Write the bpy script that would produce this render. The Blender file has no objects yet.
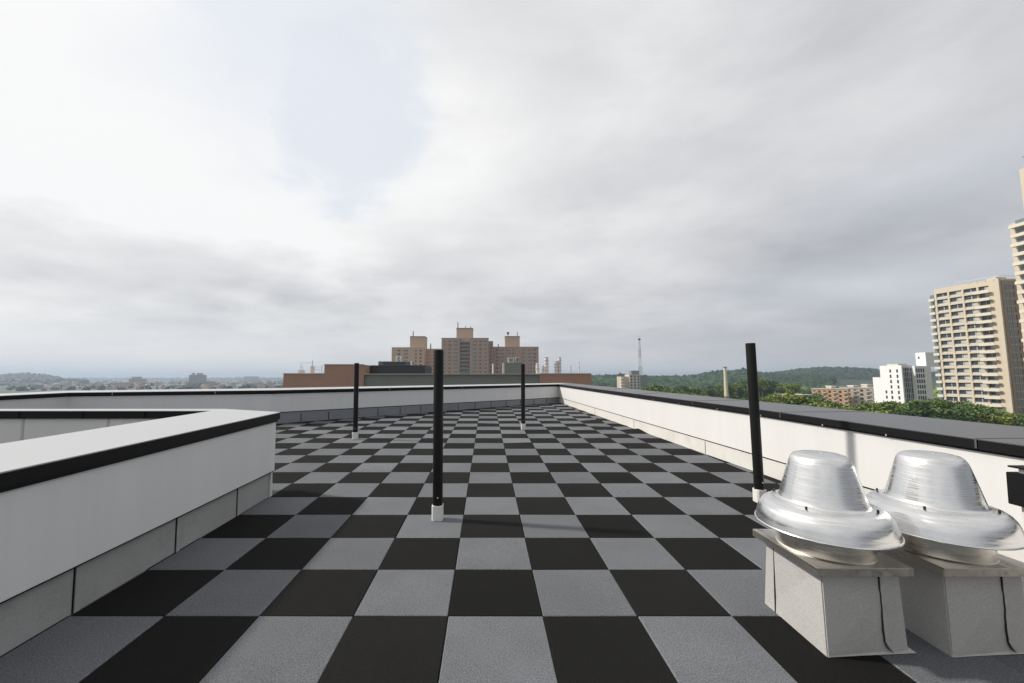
import bpy, bmesh, math, random
from mathutils import Vector, Matrix
import numpy as np
random.seed(7); rng = np.random.RandomState(11)
S = bpy.context.scene; COL = S.collection
PI = math.pi

# ------------------------------------------------------------------ camera, sky, sun, exposure
TILT = 0.0249                       # the roof deck drains towards the camera
RX = Matrix.Rotation(TILT, 4, 'X')
EYE = 1.5691
F = 411.244; PITCH = 0.0638 + TILT; PCX = 486.361
cam = bpy.data.cameras.new('camera'); camo = bpy.data.objects.new('camera', cam); COL.objects.link(camo)
CAMP = RX @ Vector((0, 0, EYE))
camo.location = CAMP; camo.rotation_euler = (PI/2 + PITCH, 0, 0)
cam.sensor_width = 36; cam.lens = F/1024*36; cam.shift_x = (512-PCX)/1024
cam.clip_start = 0.05; cam.clip_end = 30000
S.camera = camo

SUN = Vector((-0.745, 0.115, 0.66)).normalized()
elev = math.asin(SUN.z); rot = math.atan2(SUN.x, SUN.y)
w = bpy.data.worlds.new("World"); S.world = w; w.use_nodes = True
nt = w.node_tree; N = nt.nodes; N.clear()
def nn(t, **k):
    n = N.new(t)
    for a, b in k.items(): setattr(n, a, b)
    return n
def lk(a, b): nt.links.new(a, b)
def mt(op, a, b=None, c=None, clamp=False):
    n = nn('ShaderNodeMath', operation=op); n.use_clamp = clamp
    for i, v in enumerate((a, b, c)):
        if v is None: continue
        if isinstance(v, (int, float)): n.inputs[i].default_value = v
        else: lk(v, n.inputs[i])
    return n.outputs[0]
def mr(v, a, b, c, d, smooth=True):
    n = nn('ShaderNodeMapRange'); n.interpolation_type = 'SMOOTHSTEP' if smooth else 'LINEAR'
    lk(v, n.inputs[0])
    for i, x in enumerate((a, b, c, d)): n.inputs[i+1].default_value = x
    return n.outputs[0]
def dotv(v, d):
    n = nn('ShaderNodeVectorMath', operation='DOT_PRODUCT'); lk(v, n.inputs[0]); n.inputs[1].default_value = Vector(d).normalized(); return n.outputs['Value']
tc = nn('ShaderNodeTexCoord'); D = tc.outputs['Generated']
sep = nn('ShaderNodeSeparateXYZ'); lk(D, sep.inputs[0])
dz = mt('MAXIMUM', sep.outputs[2], 0.0); den = mt('ADD', dz, 0.16)
cb = nn('ShaderNodeCombineXYZ'); lk(mt('DIVIDE', sep.outputs[0], den), cb.inputs[0]); lk(mt('DIVIDE', sep.outputs[1], den), cb.inputs[1])
cb.inputs[2].default_value = 0.37
def noise(scale, det, rough, dist=0, off=(0, 0, 0), src=None, sc=(1, 1, 1)):
    m = nn('ShaderNodeMapping'); lk(src or cb.outputs[0], m.inputs[0]); m.inputs['Location'].default_value = off; m.inputs['Scale'].default_value = sc
    n = nn('ShaderNodeTexNoise'); lk(m.outputs[0], n.inputs['Vector']); n.inputs['Scale'].default_value = scale
    n.inputs['Detail'].default_value = det; n.inputs['Roughness'].default_value = rough; n.inputs['Distortion'].default_value = dist
    return n.outputs['Fac']
n1 = noise(.85, 6, .50, .15, (3.1, 1.7, 0)); n2 = noise(2.4, 6, .52, .1, (9, 4, 0)); n4 = noise(1.3, 7, .56, .25, (1.3, 5.2, 0), src=D, sc=(2.2, 2.2, 5.5)); n3 = noise(.55, 4, .5, .4, (1.5, 7.7, 0), sc=(.6, 1.6, 1))
glow = mr(dotv(D, SUN), -0.35, 0.97, 0.0, 1.0, False)
back = mr(sep.outputs[1], -0.75, 0.0, 0.80, 1.0)
hor = mr(sep.outputs[2], -0.02, 0.42, 0.0, 1.0, False)
L = mt('ADD', mt('MULTIPLY', glow, 0.28), 0.595)
L = mt('ADD', L, mt('MULTIPLY', hor, 0.09))
amp = mr(sep.outputs[2], 0.0, 0.18, 0.25, 1.0)
nz = mt('ADD', mt('ADD', mt('ADD', mt('MULTIPLY', mt('SUBTRACT', n1, .5), .50), mt('MULTIPLY', mt('SUBTRACT', n2, .5), .20)), mt('MULTIPLY', mt('SUBTRACT', n3, .5), .35)), mt('MULTIPLY', mt('SUBTRACT', n4, .5), .42))
L = mt('ADD', L, mt('MULTIPLY', nz, amp))
# a darker bank low on the left and another low ahead to the right
def px_dir(x, y):
    a = (x-PCX)/F; b = (341.5-y)/F; c, s = math.cos(PITCH), math.sin(PITCH)
    return Vector((a, c-b*s, s+b*c)).normalized()
wob = mt('ADD', mt('MULTIPLY', mt('SUBTRACT', n2, .5), .22), mt('MULTIPLY', mt('SUBTRACT', n4, .5), .26))
def blob(x, y, r0, r1, val, sx=1):
    d = px_dir(x, y)
    # squashed in elevation: compare azimuth and elevation parts
    v = nn('ShaderNodeVectorMath', operation='SUBTRACT'); lk(D, v.inputs[0]); v.inputs[1].default_value = d
    m = nn('ShaderNodeVectorMath', operation='MULTIPLY'); lk(v.outputs[0], m.inputs[0]); m.inputs[1].default_value = (1, 1, sx)
    l = nn('ShaderNodeVectorMath', operation='LENGTH'); lk(m.outputs[0], l.inputs[0])
    return mt('MULTIPLY', mr(mt('ADD', l.outputs['Value'], wob), r0, r1, 1, 0), val)
for b in ((175, 268, .0, .48, -.31, 3.0), (300, 285, .0, .25, -.05, 4), (590, 320, .0, .45, -.10, 5), (40, 60, .1, .6, .14, 1), (900, 120, .1, .7, -.05, 1.5), (450, 130, .03, .30, .12, 1.0), (120, 215, 0, .4, .05, 3), (800, 180, .1, .6, .03, 1.5)):
    L = mt('ADD', L, blob(*b))
side = mt('MULTIPLY', mr(dotv(D, (.90, -.42, .05)), .45, .85, 0, 1), mr(sep.outputs[2], .25, .5, 1, 0))
L = mt('MULTIPLY', mt('MULTIPLY', L, back), mt('SUBTRACT', 1.0, mt('MULTIPLY', side, .5)))
L = mt('MINIMUM', mt('MAXIMUM', L, 0.12), 0.97)
cr = nn('ShaderNodeValToRGB'); lk(L, cr.inputs[0])
E = cr.color_ramp; E.elements[0].position = 0; E.elements[0].color = (0, 0, 0, 1)
E.elements[1].position = 1; E.elements[1].color = (1, 1, 1, 1)
for p, c in ((.45, (.44, .455, .49)), (.62, (.61, .617, .64)), (.80, (.79, .793, .803)), (.92, (.92, .918, .915))):
    e = E.elements.new(p); e.color = (*c, 1)
sky = nn('ShaderNodeTexSky'); sky.sky_type = 'NISHITA'; sky.sun_disc = False; sky.sun_elevation = elev; sky.sun_rotation = rot
sky.air_density = 1.2; sky.dust_density = 2.5
bs = nn('ShaderNodeBackground'); lk(sky.outputs[0], bs.inputs[0]); bs.inputs[1].default_value = 0.09
bc = nn('ShaderNodeBackground'); lk(cr.outputs[0], bc.inputs[0]); bc.inputs[1].default_value = 1.0
# thin place in the cloud, where the blue shows through
thin = mt('MAXIMUM', mt('MAXIMUM', blob(345, 105, .12, .21, .80, 1.0), blob(285, 25, .05, .34, .70, 1.0)), mt('MAXIMUM', blob(860, 285, .0, .28, .35, 5), blob(960, 170, .0, .3, .25, 4)))
pale = nn('ShaderNodeMix'); pale.data_type = 'RGBA'; lk(thin, pale.inputs['Factor']); lk(cr.outputs[0], pale.inputs['A']); pale.inputs['B'].default_value = (.775, .825, .90, 1)
lk(pale.outputs['Result'], bc.inputs[0])
cover = mt('SUBTRACT', 0.985, mt('MULTIPLY', thin, .03), clamp=True)
mx = nn('ShaderNodeMixShader'); lk(cover, mx.inputs[0]); lk(bs.outputs[0], mx.inputs[1]); lk(bc.outputs[0], mx.inputs[2])
wo = nn('ShaderNodeOutputWorld'); lk(mx.outputs[0], wo.inputs[0])

sl = bpy.data.lights.new('sun', 'SUN'); sl.energy = 3.9; sl.angle = math.radians(3.0); sl.color = (1, .95, .87)
so = bpy.data.objects.new('sun', sl); COL.objects.link(so); so.rotation_euler = SUN.to_track_quat('Z', 'Y').to_euler(); so.location = (-20, 5, 30)
S.view_settings.view_transform = 'Standard'; S.view_settings.look = 'None'; S.view_settings.exposure = 0.0; S.view_settings.gamma = 1
S.view_settings.use_curve_mapping = False

# ------------------------------------------------------------------ materials
def material(name, col, rough=.6, metal=0, var=.12, vscale=6, bump=0.0, bscale=60, spec=.5, stretch=(1, 1, 1), attr=None, fine=0.0, fscale=300, stain=0.0):
    m = bpy.data.materials.new(name); m.use_nodes = True; t = m.node_tree; b = t.nodes['Principled BSDF']
    b.inputs['Roughness'].default_value = rough; b.inputs['Metallic'].default_value = metal; b.inputs['Specular IOR Level'].default_value = spec
    def new(ty): return t.nodes.new(ty)
    tcn = new('ShaderNodeTexCoord'); mp = new('ShaderNodeMapping'); mp.inputs['Scale'].default_value = stretch
    t.links.new(tcn.outputs['Object'], mp.inputs[0])
    def ns(scale, det=5, r=.6):
        n = new('ShaderNodeTexNoise'); n.inputs['Scale'].default_value = scale; n.inputs['Detail'].default_value = det; n.inputs['Roughness'].default_value = r
        t.links.new(mp.outputs[0], n.inputs['Vector']); return n.outputs['Fac']
    def mm(op, a, c):
        n = new('ShaderNodeMath'); n.operation = op
        for i, v in enumerate((a, c)):
            if isinstance(v, (int, float)): n.inputs[i].default_value = v
            else: t.links.new(v, n.inputs[i])
        return n.outputs[0]
    f = mm('ADD', 1-var, mm('MULTIPLY', ns(vscale), 2*var))
    if fine: f = mm('ADD', f, mm('MULTIPLY', mm('SUBTRACT', ns(fscale, 2, .7), .5), fine))
    if stain:
        r = new('ShaderNodeMapRange'); t.links.new(ns(vscale*.45, 8, .7), r.inputs[0]); r.inputs[1].default_value = .52; r.inputs[2].default_value = .72
        r.inputs[3].default_value = 0; r.inputs[4].default_value = stain
        f = mm('SUBTRACT', f, r.outputs[0])
    if attr:
        a = new('ShaderNodeAttribute'); a.attribute_name = attr; f = mm('MULTIPLY', f, a.outputs['Fac'])
    mix = new('ShaderNodeVectorMath'); mix.operation = 'SCALE'; mix.inputs[0].default_value = col; t.links.new(f, mix.inputs['Scale'])
    t.links.new(mix.outputs[0], b.inputs['Base Color'])
    if bump:
        bp = new('ShaderNodeBump'); bp.inputs['Strength'].default_value = bump; bp.inputs['Distance'].default_value = .01
        t.links.new(ns(bscale, 4, .7), bp.inputs['Height']); t.links.new(bp.outputs[0], b.inputs['Normal'])
    return m
M = {}
M['light_tile'] = material('light_grey_rubber', (.130, .136, .147), .85, var=.28, vscale=1.3, bump=.6, bscale=200, attr='tone', fine=2.4, fscale=120, spec=.2, stain=.14)
M['dark_tile'] = material('charcoal_rubber', (.0105, .0105, .0098), .9, var=.25, vscale=1.5, bump=.6, bscale=200, attr='tone', fine=2.2, fscale=130, spec=.10)
M['deck'] = material('deck_membrane', (.05, .05, .05), .9, var=.2, bump=.3)
M['panel'] = material('white_painted_panel', (.70, .69, .675), .55, stretch=(4, 4, .35), var=.045, vscale=1.2, bump=.05, bscale=8, stain=.05, fine=.02, fscale=60)
M['panel_shade'] = material('white_panel_for_shaded_walls', (.74, .74, .74), .5, stretch=(4, 4, .35), var=.06, vscale=1.0, bump=.06, bscale=8, stain=.05, fine=.04, fscale=80)  # white panel paint again, its colour made lighter for walls out of the sun
M['joint'] = material('grey_joint_cover', (.48, .48, .48), .5, var=.05)
M['base_white'] = material('cream_membrane', (.66, .64, .60), .7, var=.07, vscale=5, bump=.2, bscale=40, stain=.14)
M['base_grey'] = material('grey_membrane', (.37, .37, .365), .75, var=.14, vscale=4, bump=.5, bscale=60, stain=.22, fine=.25, fscale=150)
M['base_blue'] = material('blue_grey_flashing', (.24, .255, .275), .5, var=.18, vscale=3, bump=.1, stain=.2)
M['black_metal'] = material('black_coated_metal', (.008, .008, .0085), .5, var=.2, vscale=8, bump=.05, bscale=30, spec=.2)
M['gap'] = material('dark_reveal', (.008, .008, .008), .9, spec=.1)
M['coping_grey'] = material('dark_grey_coping_metal', (.085, .087, .094), .40, var=.10, vscale=2, bump=.05, bscale=12, stain=.08)
M['coping_white'] = material('pale_coping_metal', (.40, .40, .41), .36, var=.04, vscale=1.2, bump=.04, bscale=6)
M['pole'] = material('black_pipe', (.007, .0072, .0065), .42, spec=.3, var=.35, vscale=14, bump=.1, bscale=80, stretch=(1, 1, .25), stain=.2)
M['sleeve'] = material('white_plastic_sleeve', (.70, .69, .67), .55, var=.08, vscale=20, stain=.2)
M['curb'] = material('grey_granulated_membrane', (.455, .445, .43), .85, var=.10, vscale=5, bump=.25, bscale=350, stain=.16, fine=.9, fscale=160)
M['seam'] = material('bitumen_seam', (.02, .02, .02), .7)
M['bolt'] = material('dark_steel_bolt', (.06, .06, .06), .4, metal=.8)
def spun(name, col, rough, rings):
    m = material(name, col, rough, metal=1, var=.05, vscale=3)
    t = m.node_tree; b = t.nodes['Principled BSDF']; b.inputs['Anisotropic'].default_value = .4
    tg = t.nodes.new('ShaderNodeTangent'); tg.direction_type = 'RADIAL'; tg.axis = 'Z'; t.links.new(tg.outputs[0], b.inputs['Tangent'])
    tcn = t.nodes.new('ShaderNodeTexCoord'); mp = t.nodes.new('ShaderNodeMapping'); mp.inputs['Scale'].default_value = rings
    n = t.nodes.new('ShaderNodeTexNoise'); n.inputs['Scale'].default_value = 1; n.inputs['Detail'].default_value = 4
    t.links.new(tcn.outputs['Object'], mp.inputs[0]); t.links.new(mp.outputs[0], n.inputs['Vector'])
    # spinning lines: the polish and tone change ring by ring, with a few rubbed patches
    cr_ = t.nodes.new('ShaderNodeMapRange'); cr_.inputs[1].default_value = .3; cr_.inputs[2].default_value = .7; cr_.inputs[3].default_value = .86; cr_.inputs[4].default_value = 1.04
    n2_ = t.nodes.new('ShaderNodeTexNoise'); n2_.inputs['Scale'].default_value = 7; n2_.inputs['Detail'].default_value = 3; t.links.new(tcn.outputs['Object'], n2_.inputs['Vector'])
    av = t.nodes.new('ShaderNodeMath'); av.operation = 'MULTIPLY_ADD'; t.links.new(n.outputs['Fac'], av.inputs[0]); av.inputs[1].default_value = .5
    hf = t.nodes.new('ShaderNodeMath'); hf.operation = 'MULTIPLY'; t.links.new(n2_.outputs['Fac'], hf.inputs[0]); hf.inputs[1].default_value = .5; t.links.new(hf.outputs[0], av.inputs[2])
    t.links.new(av.outputs[0], cr_.inputs[0]); vs = t.nodes.new('ShaderNodeVectorMath'); vs.operation = 'SCALE'; vs.inputs[0].default_value = col
    t.links.new(cr_.outputs[0], vs.inputs['Scale']); t.links.new(vs.outputs[0], b.inputs['Base Color'])
    r = t.nodes.new('ShaderNodeMapRange'); r.inputs[1].default_value = .3; r.inputs[2].default_value = .7; r.inputs[3].default_value = rough-.08; r.inputs[4].default_value = rough+.16
    t.links.new(n.outputs['Fac'], r.inputs[0]); t.links.new(r.outputs[0], b.inputs['Roughness'])
    bp = t.nodes.new('ShaderNodeBump'); bp.inputs['Strength'].default_value = .03; bp.inputs['Distance'].default_value = .002
    t.links.new(n.outputs['Fac'], bp.inputs['Height']); t.links.new(bp.outputs[0], b.inputs['Normal'])
    return m
M['spun'] = spun('spun_aluminium', (.86, .85, .83), .19, (5, 5, 170))
M['galv'] = spun('galvanised_cap_steel', (.70, .66, .60), .33, (30, 3, 30))
M['neck'] = spun('neck_steel', (.72, .68, .61), .30, (6, 6, 60))

# ------------------------------------------------------------------ helpers
class MB:
    def __init__(s): s.v = []; s.f = []; s.mi = []
    def add(s, vs, fs, mi=0):
        o = len(s.v); s.v += [tuple(v) for v in vs]; s.f += [tuple(i+o for i in f) for f in fs]; s.mi += [mi]*len(fs); return s
    def box(s, x0, x1, y0, y1, z0, z1, mi=0):
        v = [(x, y, z) for z in (z0, z1) for (x, y) in ((x0, y0), (x1, y0), (x1, y1), (x0, y1))]
        return s.add(v, [(3, 2, 1, 0), (4, 5, 6, 7), (0, 1, 5, 4), (1, 2, 6, 5), (2, 3, 7, 6), (3, 0, 4, 7)], mi)
    def hexa(s, b, t, mi=0):     # bottom ring, top ring (ccw from above)
        n = len(b)
        return s.add(list(b)+list(t), [tuple(range(n-1, -1, -1)), tuple(range(n, 2*n))]+[(i, (i+1) % n, n+(i+1) % n, n+i) for i in range(n)], mi)
    def prism(s, pts, z0, z1, mi=0): return s.hexa([(x, y, z0) for x, y in pts], [(x, y, z1) for x, y in pts], mi)
    def cyl(s, x, y, z0, z1, r0, r1=None, n=16, mi=0):
        r1 = r0 if r1 is None else r1
        a = [(math.cos(2*PI*i/n), math.sin(2*PI*i/n)) for i in range(n)]
        return s.hexa([(x+r0*c, y+r0*q, z0) for c, q in a], [(x+r1*c, y+r1*q, z1) for c, q in a], mi)
    def tube(s, a, b, r, n=6, mi=0):
        a, b = Vector(a), Vector(b); q = (b-a).to_track_quat('Z', 'Y'); L = (b-a).length
        ring = [q @ Vector((r*math.cos(2*PI*i/n), r*math.sin(2*PI*i/n), 0)) for i in range(n)]
        return s.hexa([a+p for p in ring], [b+p for p in ring], mi)
    def lathe(s, prof, n=64, mi=0, c=(0, 0)):
        vs = []
        for r, z in prof:
            for i in range(n): vs.append((c[0]+r*math.cos(2*PI*i/n), c[1]+r*math.sin(2*PI*i/n), z))
        fs = []
        for k in range(len(prof)-1):
            for i in range(n):
                j = (i+1) % n; fs.append((k*n+i, k*n+j, (k+1)*n+j, (k+1)*n+i))
        return s.add(vs, fs, mi)
    def build(s, name, mats, parent=None, base=None, smooth=False, bevel=0, segs=2):
        me = bpy.data.meshes.new(name)
        v = s.v
        if base is not None: v = [(a-base[0], b-base[1], c-base[2]) for a, b, c in v]
        me.from_pydata(v, [], s.f)
        if not isinstance(mats, (list, tuple)): mats = [mats]
        for m in mats: me.materials.append(m)
        if len(mats) > 1: me.polygons.foreach_set('material_index', s.mi)
        if bevel:
            bm = bmesh.new(); bm.from_mesh(me)
            bmesh.ops.bevel(bm, geom=[e for e in bm.edges if e.is_manifold and e.calc_face_angle(0) > .3], offset=bevel, segments=segs, affect='EDGES', clamp_overlap=True)
            bm.to_mesh(me); bm.free()
        if smooth:
            for p in me.polygons: p.use_smooth = True
            if bevel == 0: me.set_sharp_from_angle(angle=math.radians(40))
        me.update()
        o = bpy.data.objects.new(name, me); COL.objects.link(o)
        if parent: o.parent = parent
        return o
def tag(o, label, cat, group=None):
    o['label'] = label; o['category'] = cat
    if group: o['group'] = group
    return o
def struct(o, kind='structure'): o['kind'] = kind; return o
def thing(name, label, cat, base=(0, 0, 0), group=None, roof=False):
    o = bpy.data.objects.new(name, None); COL.objects.link(o); o.empty_display_size = .3
    b = Vector(base)
    if roof: o.location = RX @ b; o.rotation_euler = (TILT, 0, 0)
    else: o.location = b
    o['_b'] = list(b)
    return tag(o, label, cat, group)
def part(mb, name, mat, root, **k): return mb.build(name, mat, root, base=root['_b'], **k)
def on_roof(o): o.rotation_euler = (TILT, 0, 0); return o
def dup(root, loc, label, group=None):
    r = root.copy(); COL.objects.link(r); r.location = loc; r['label'] = label
    if group: r['group'] = group
    for ch in list(root.children):
        c = ch.copy(); COL.objects.link(c); c.parent = r
        for g in ch.children:
            d = g.copy(); COL.objects.link(d); d.parent = c
    return r
def at(x, y, D):            # photograph direction to a real point D metres ahead
    a = (x-PCX)/F; b = (341.5-y)/F; c, s = math.cos(PITCH), math.sin(PITCH)
    r = Vector((a, c-b*s, s+b*c)); return CAMP + r*((D-CAMP.y)/r.y)
def X(x, D): return at(x, 378, D).x
def Z(y, D, x=486): return at(x, y, D).z

# ------------------------------------------------------------------ ground and terrain
GZ = -24.0
g = MB(); g.add([(-12000, -3000, GZ), (12000, -3000, GZ), (12000, 12000, GZ), (-12000, 12000, GZ)], [(0, 1, 2, 3)])
M['ground'] = material('valley_ground', (.07, .085, .055), .95, var=.45, vscale=.004, stain=.2)
struct(g.build('ground', M['ground']))

# ------------------------------------------------------------------ roof deck: rubber tiles
RB = [(4.055+0.062*9.4, -3.0), (4.055, 6.365), (3.31, 18.85), (-6.0, 11.6), (-10.6, 10.5), (-11.15, 8.6), (-12.9, 1.0), (-12.9, -3.0)]
def offset(pts, d):
    n = len(pts); out = []
    for i, p in enumerate(pts):
        p = Vector(p); dd = d[i] if isinstance(d, (list, tuple)) else d
        dirs = []
        if i > 0: dirs.append((p-Vector(pts[i-1])).normalized())
        if i < n-1: dirs.append((Vector(pts[i+1])-p).normalized())
        ns = [Vector((q.y, -q.x)) for q in dirs]
        m = sum(ns, Vector((0, 0))).normalized(); k = 1/max(.35, m.dot(ns[0]))
        out.append(p+m*dd*k)
    return out
def strip(mb, pts, i0, i1, d0, d1, z0, z1, mi=0):
    a = offset(pts, d0); b = offset(pts, d1); n = len(pts)
    gz = lambda z, i: z[i] if isinstance(z, (list, tuple)) else z
    v = []; f = []
    for i in range(i0, i1+1):
        v += [(a[i].x, a[i].y, gz(z0, i)), (b[i].x, b[i].y, gz(z0, i)), (b[i].x, b[i].y, gz(z1, i)), (a[i].x, a[i].y, gz(z1, i))]
    k = i1-i0
    for i in range(k):
        o = 4*i
        for q in range(4): f.append((o+q, o+4+q, o+4+(q+1) % 4, o+(q+1) % 4))
    f += [(3, 2, 1, 0), (4*k, 4*k+1, 4*k+2, 4*k+3)]
    mb.add(v, f, mi); return mb
def outside(x, y):          # distance outside the parapet inner line
    ds = []
    for (ax, ay), (bx, by) in zip(RB, RB[1:]):
        d = Vector((bx-ax, by-ay)).normalized(); nx, ny = d.y, -d.x
        ds.append((x-ax)*nx+(y-ay)*ny)
    ds[2] = ds[3] = min(ds[2], ds[3])
    return max(ds)
T = .6; OX, OY = -.2426, 2.7135
me_v = []; me_f = []; tone = []; mi = []
for c in range(-21, 9):
    for r in range(-9, 28):
        x0 = OX+c*T; y0 = OY+r*T
        if outside(x0+T/2, y0+T/2) > .32: continue
        dark = (c+r) % 2 == 0 and not (c >= 4 and r in (-1, 0))
        tn = random.uniform(.86, 1.12) if not dark else random.uniform(.8, 1.25)
        zz = [random.uniform(-.0012, .0016) for _ in range(4)]
        if r > 8 and random.random() < .10: zz[random.randrange(4)] += random.uniform(.006, .02)
        if (c, r) in ((6, 12), (5, 15), (7, 9)): zz[2] += .05
        jx = random.uniform(-.002, .002); jy = random.uniform(-.002, .002)
        o = len(me_v); g_ = .0025; bv = .004
        cs = [(x0+g_, y0+g_), (x0+T-g_, y0+g_), (x0+T-g_, y0+T-g_), (x0+g_, y0+T-g_)]
        ci = [(x0+g_+bv, y0+g_+bv), (x0+T-g_-bv, y0+g_+bv), (x0+T-g_-bv, y0+T-g_-bv), (x0+g_+bv, y0+T-g_-bv)]
        for (x, y) in cs: me_v.append((x+jx, y+jy, -.03))
        for k, (x, y) in enumerate(cs): me_v.append((x+jx, y+jy, -.004+zz[k]))
        for k, (x, y) in enumerate(ci): me_v.append((x+jx, y+jy, zz[k]))
        fs = [(8, 9, 10, 11)]+[(4+k, 4+(k+1) % 4, 8+(k+1) % 4, 8+k) for k in range(4)]+[(k, (k+1) % 4, 4+(k+1) % 4, 4+k) for k in range(4)]
        for kf, f in enumerate(fs):
            me_f.append(tuple(i+o for i in f)); tone.append(tn*(1.25 if 1 <= kf <= 4 else 1)); mi.append(1 if dark else 0)
me = bpy.data.meshes.new('floor'); me.from_pydata(me_v, [], me_f); me.materials.append(M['light_tile']); me.materials.append(M['dark_tile'])
me.polygons.foreach_set('material_index', mi)
at_ = me.attributes.new('tone', 'FLOAT', 'FACE'); at_.data.foreach_set('value', tone)
fo = on_roof(bpy.data.objects.new('floor', me)); COL.objects.link(fo); struct(fo)
ow = [(p.x, p.y) for p in offset(RB, .45)]
b = MB(); b.hexa([(x, y, -23.9+.02) for x, y in ow], [(x, y, -.025) for x, y in ow]); o = b.build('roof', M['deck']); on_roof(o); struct(o)

# ------------------------------------------------------------------ parapets
ZF = [.885, .871, .745, .858, .862, .862, .862, .862]      # fascia bottom
ZT = [.972, .952, .822, .938, .938, .938, .938, .938]      # coping top
ZS = [.245, .240, .205, .300, .300, .300, .300, .300]      # base strip top
DO = [2.0, 1.15, .75, 1.2, 1.0, 1.0, 1.0, 1.0]
def sh(z, d): return [v+d for v in z]
def parapet(i0, i1, label, base, mp, mb_, mc, joints):
    t = thing('parapet_wall', label, 'parapet wall', base, roof=True)
    part(strip(MB(), RB, i0, i1, .02, .50, -.05, sh(ZS, 0)), 'base_strip', mb_, t)
    part(strip(MB(), RB, i0, i1, .035, .49, sh(ZS, .0005), sh(ZS, .024)), 'shadow_gap', M['gap'], t)
    part(strip(MB(), RB, i0, i1, 0, .48, sh(ZS, .0245), sh(ZF, .03)), 'panel', mp, t)
    fa = strip(MB(), RB, i0, i1, -.045, -.010, sh(ZF, 0), sh(ZT, -.003)); strip(fa, RB, i0, i1, -.0095, -.002, sh(ZF, -.022), sh(ZF, .02))
    part(fa, 'fascia', M['black_metal'], t)
    part(strip(MB(), RB, i0, i1, -.048, DO, sh(ZT, -.0025), sh(ZT, .006)), 'coping', mc, t)
    part(strip(MB(), RB, i0, i1, [d-.03 for d in DO], [d-.003 for d in DO], sh(ZT, -.12), sh(ZT, -.003)), 'outer_fascia', M['black_metal'], t)
    A = offset(RB, -.050); B = offset(RB, [d+.001 for d in DO])
    for seg, u in joints:
        a0 = A[seg].lerp(A[seg+1], u); a1 = A[seg].lerp(A[seg+1], u+.014/(A[seg+1]-A[seg]).length)
        b0 = B[seg].lerp(B[seg+1], u); b1 = B[seg].lerp(B[seg+1], u+.014/(A[seg+1]-A[seg]).length)
        z = ZT[seg]*(1-u)+ZT[seg+1]*u
        m = MB(); m.prism([a0, b0, b1, a1], z+.0055, z+.0095)
        d = (a1-a0).normalized()*.004; nrm = Vector((-d.y, d.x)).normalized()
        m.prism([a0-nrm*-.001, a0+nrm*.004, a1+nrm*.004, a1-nrm*-.001], z-.075, z+.0055)
        part(m, 'joint_cover', mc, t)
    return t
rp = parapet(0, 2, 'long white sunlit roof parapet with black fascia and dark grey coping along the right', (4.05, 6, 0), M['panel'], M['base_white'], M['coping_grey'],
        [(0, .35), (0, .70), (0, .93), (1, .12), (1, .32), (1, .52), (1, .72), (1, .9)])
def onwall(i, u): return Vector(RB[i]).lerp(Vector(RB[i+1]), u)
def wall_strip(i, u, wd, z0, z1, d0, d1, name, mat, root):
    a = Vector(RB[i]); b_ = Vector(RB[i+1]); d = (b_-a).normalized(); n = Vector((d.y, -d.x)); p = a.lerp(b_, u)
    m = MB(); m.prism([p+n*d0, p+n*d1, p+n*d1+d*wd, p+n*d0+d*wd], z0, z1); return part(m, name, mat, root)
for i, u in ((1, .1), (1, .35), (1, .6), (0, .6), (0, .92)): wall_strip(i, u, .012, .01, .225, .017, .03, 'base_joint', M['gap'], rp)
fp = parapet(2, 6, 'long pale grey parapet in shade with thin black fascia across the far end of roof', (-3, 14, 0), M['panel_shade'], M['base_blue'], M['coping_white'],
        [(2, .2), (2, .45), (2, .7), (3, .3), (3, .8)])
for k in range(1, 15): wall_strip(2, k/15, .02, .01, .24+.0*k, .015, .03, 'base_joint', M['gap'], fp)
for k in range(1, 6): wall_strip(3, k/6, .02, .01, .28, .015, .03, 'base_joint', M['gap'], fp)

for i, us in ((0, (.16, .28, .44, .56, .64, .78, .86, .97)), (1, (.06, .16, .25, .42, .62, .8))):
    for u in us:
        z_ = ZF[i]*(1-u)+ZF[i+1]*u; wall_strip(i, u, .009, z_-.008, z_+.010, -.053, -.0455, 'clip', M['joint'], rp)
# enclosure on the left: a lower walled pit with wide pale copings
en = thing('enclosure_wall', 'low grey wall with broad pale coping and black edge around the pit, left foreground', 'low wall', (-3, 3, 0), roof=True)
XN = -2.60; YE = 5.14; YF = 5.56; XI = -3.50; YI = 5.33; XL = -9.0; YB = -2.6; ZTOP = 1.012
m = MB()
m.box(-2.98, -2.65, YB, YE-.03, -.03, .298); part(m, 'base_strip', M['base_grey'], en)
m = MB(); m.prism([(-2.98, YB), (-2.615, YB), (-2.615, YE-.01), (-2.98, YE-.01)], .2985, .312); part(m, 'shadow_gap', M['gap'], en)
m = MB(); m.prism([(XI+.08, YB), (XN, YB), (XN, YE), (XI+.08, YF-.04)], .3125, .955); part(m, 'panel', M['panel_shade'], en, bevel=.004)
m = MB(); m.prism([(XL, YI+.04), (XI+.079, YI+.04), (XI+.079, YF-.04), (XL, YF-.04)], -.02, .955); part(m, 'panel', M['panel'], en)
m = MB(); m.box(XN+.0005, XN+.016, YB, YE+.01, .905, .9295); m.box(XN+.0005, XN+.03, YB, YE+.02, .930, 1.009)
m.prism([(XI-.02, YF+.0), (XN+.03, YE+.0205), (XN+.03, YE+.032), (XI-.02, YF+.012)], .930, 1.009)
part(m, 'fascia', M['black_metal'], en)
m = MB(); m.box(XL, XI-.0005, YI+.01, YI+.0395, .915, 1.009); m.box(XI-.03, XI-.0, YB, YI+.0095, .925, 1.009)
part(m, 'fascia', M['black_metal'], en)
m = MB()
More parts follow.
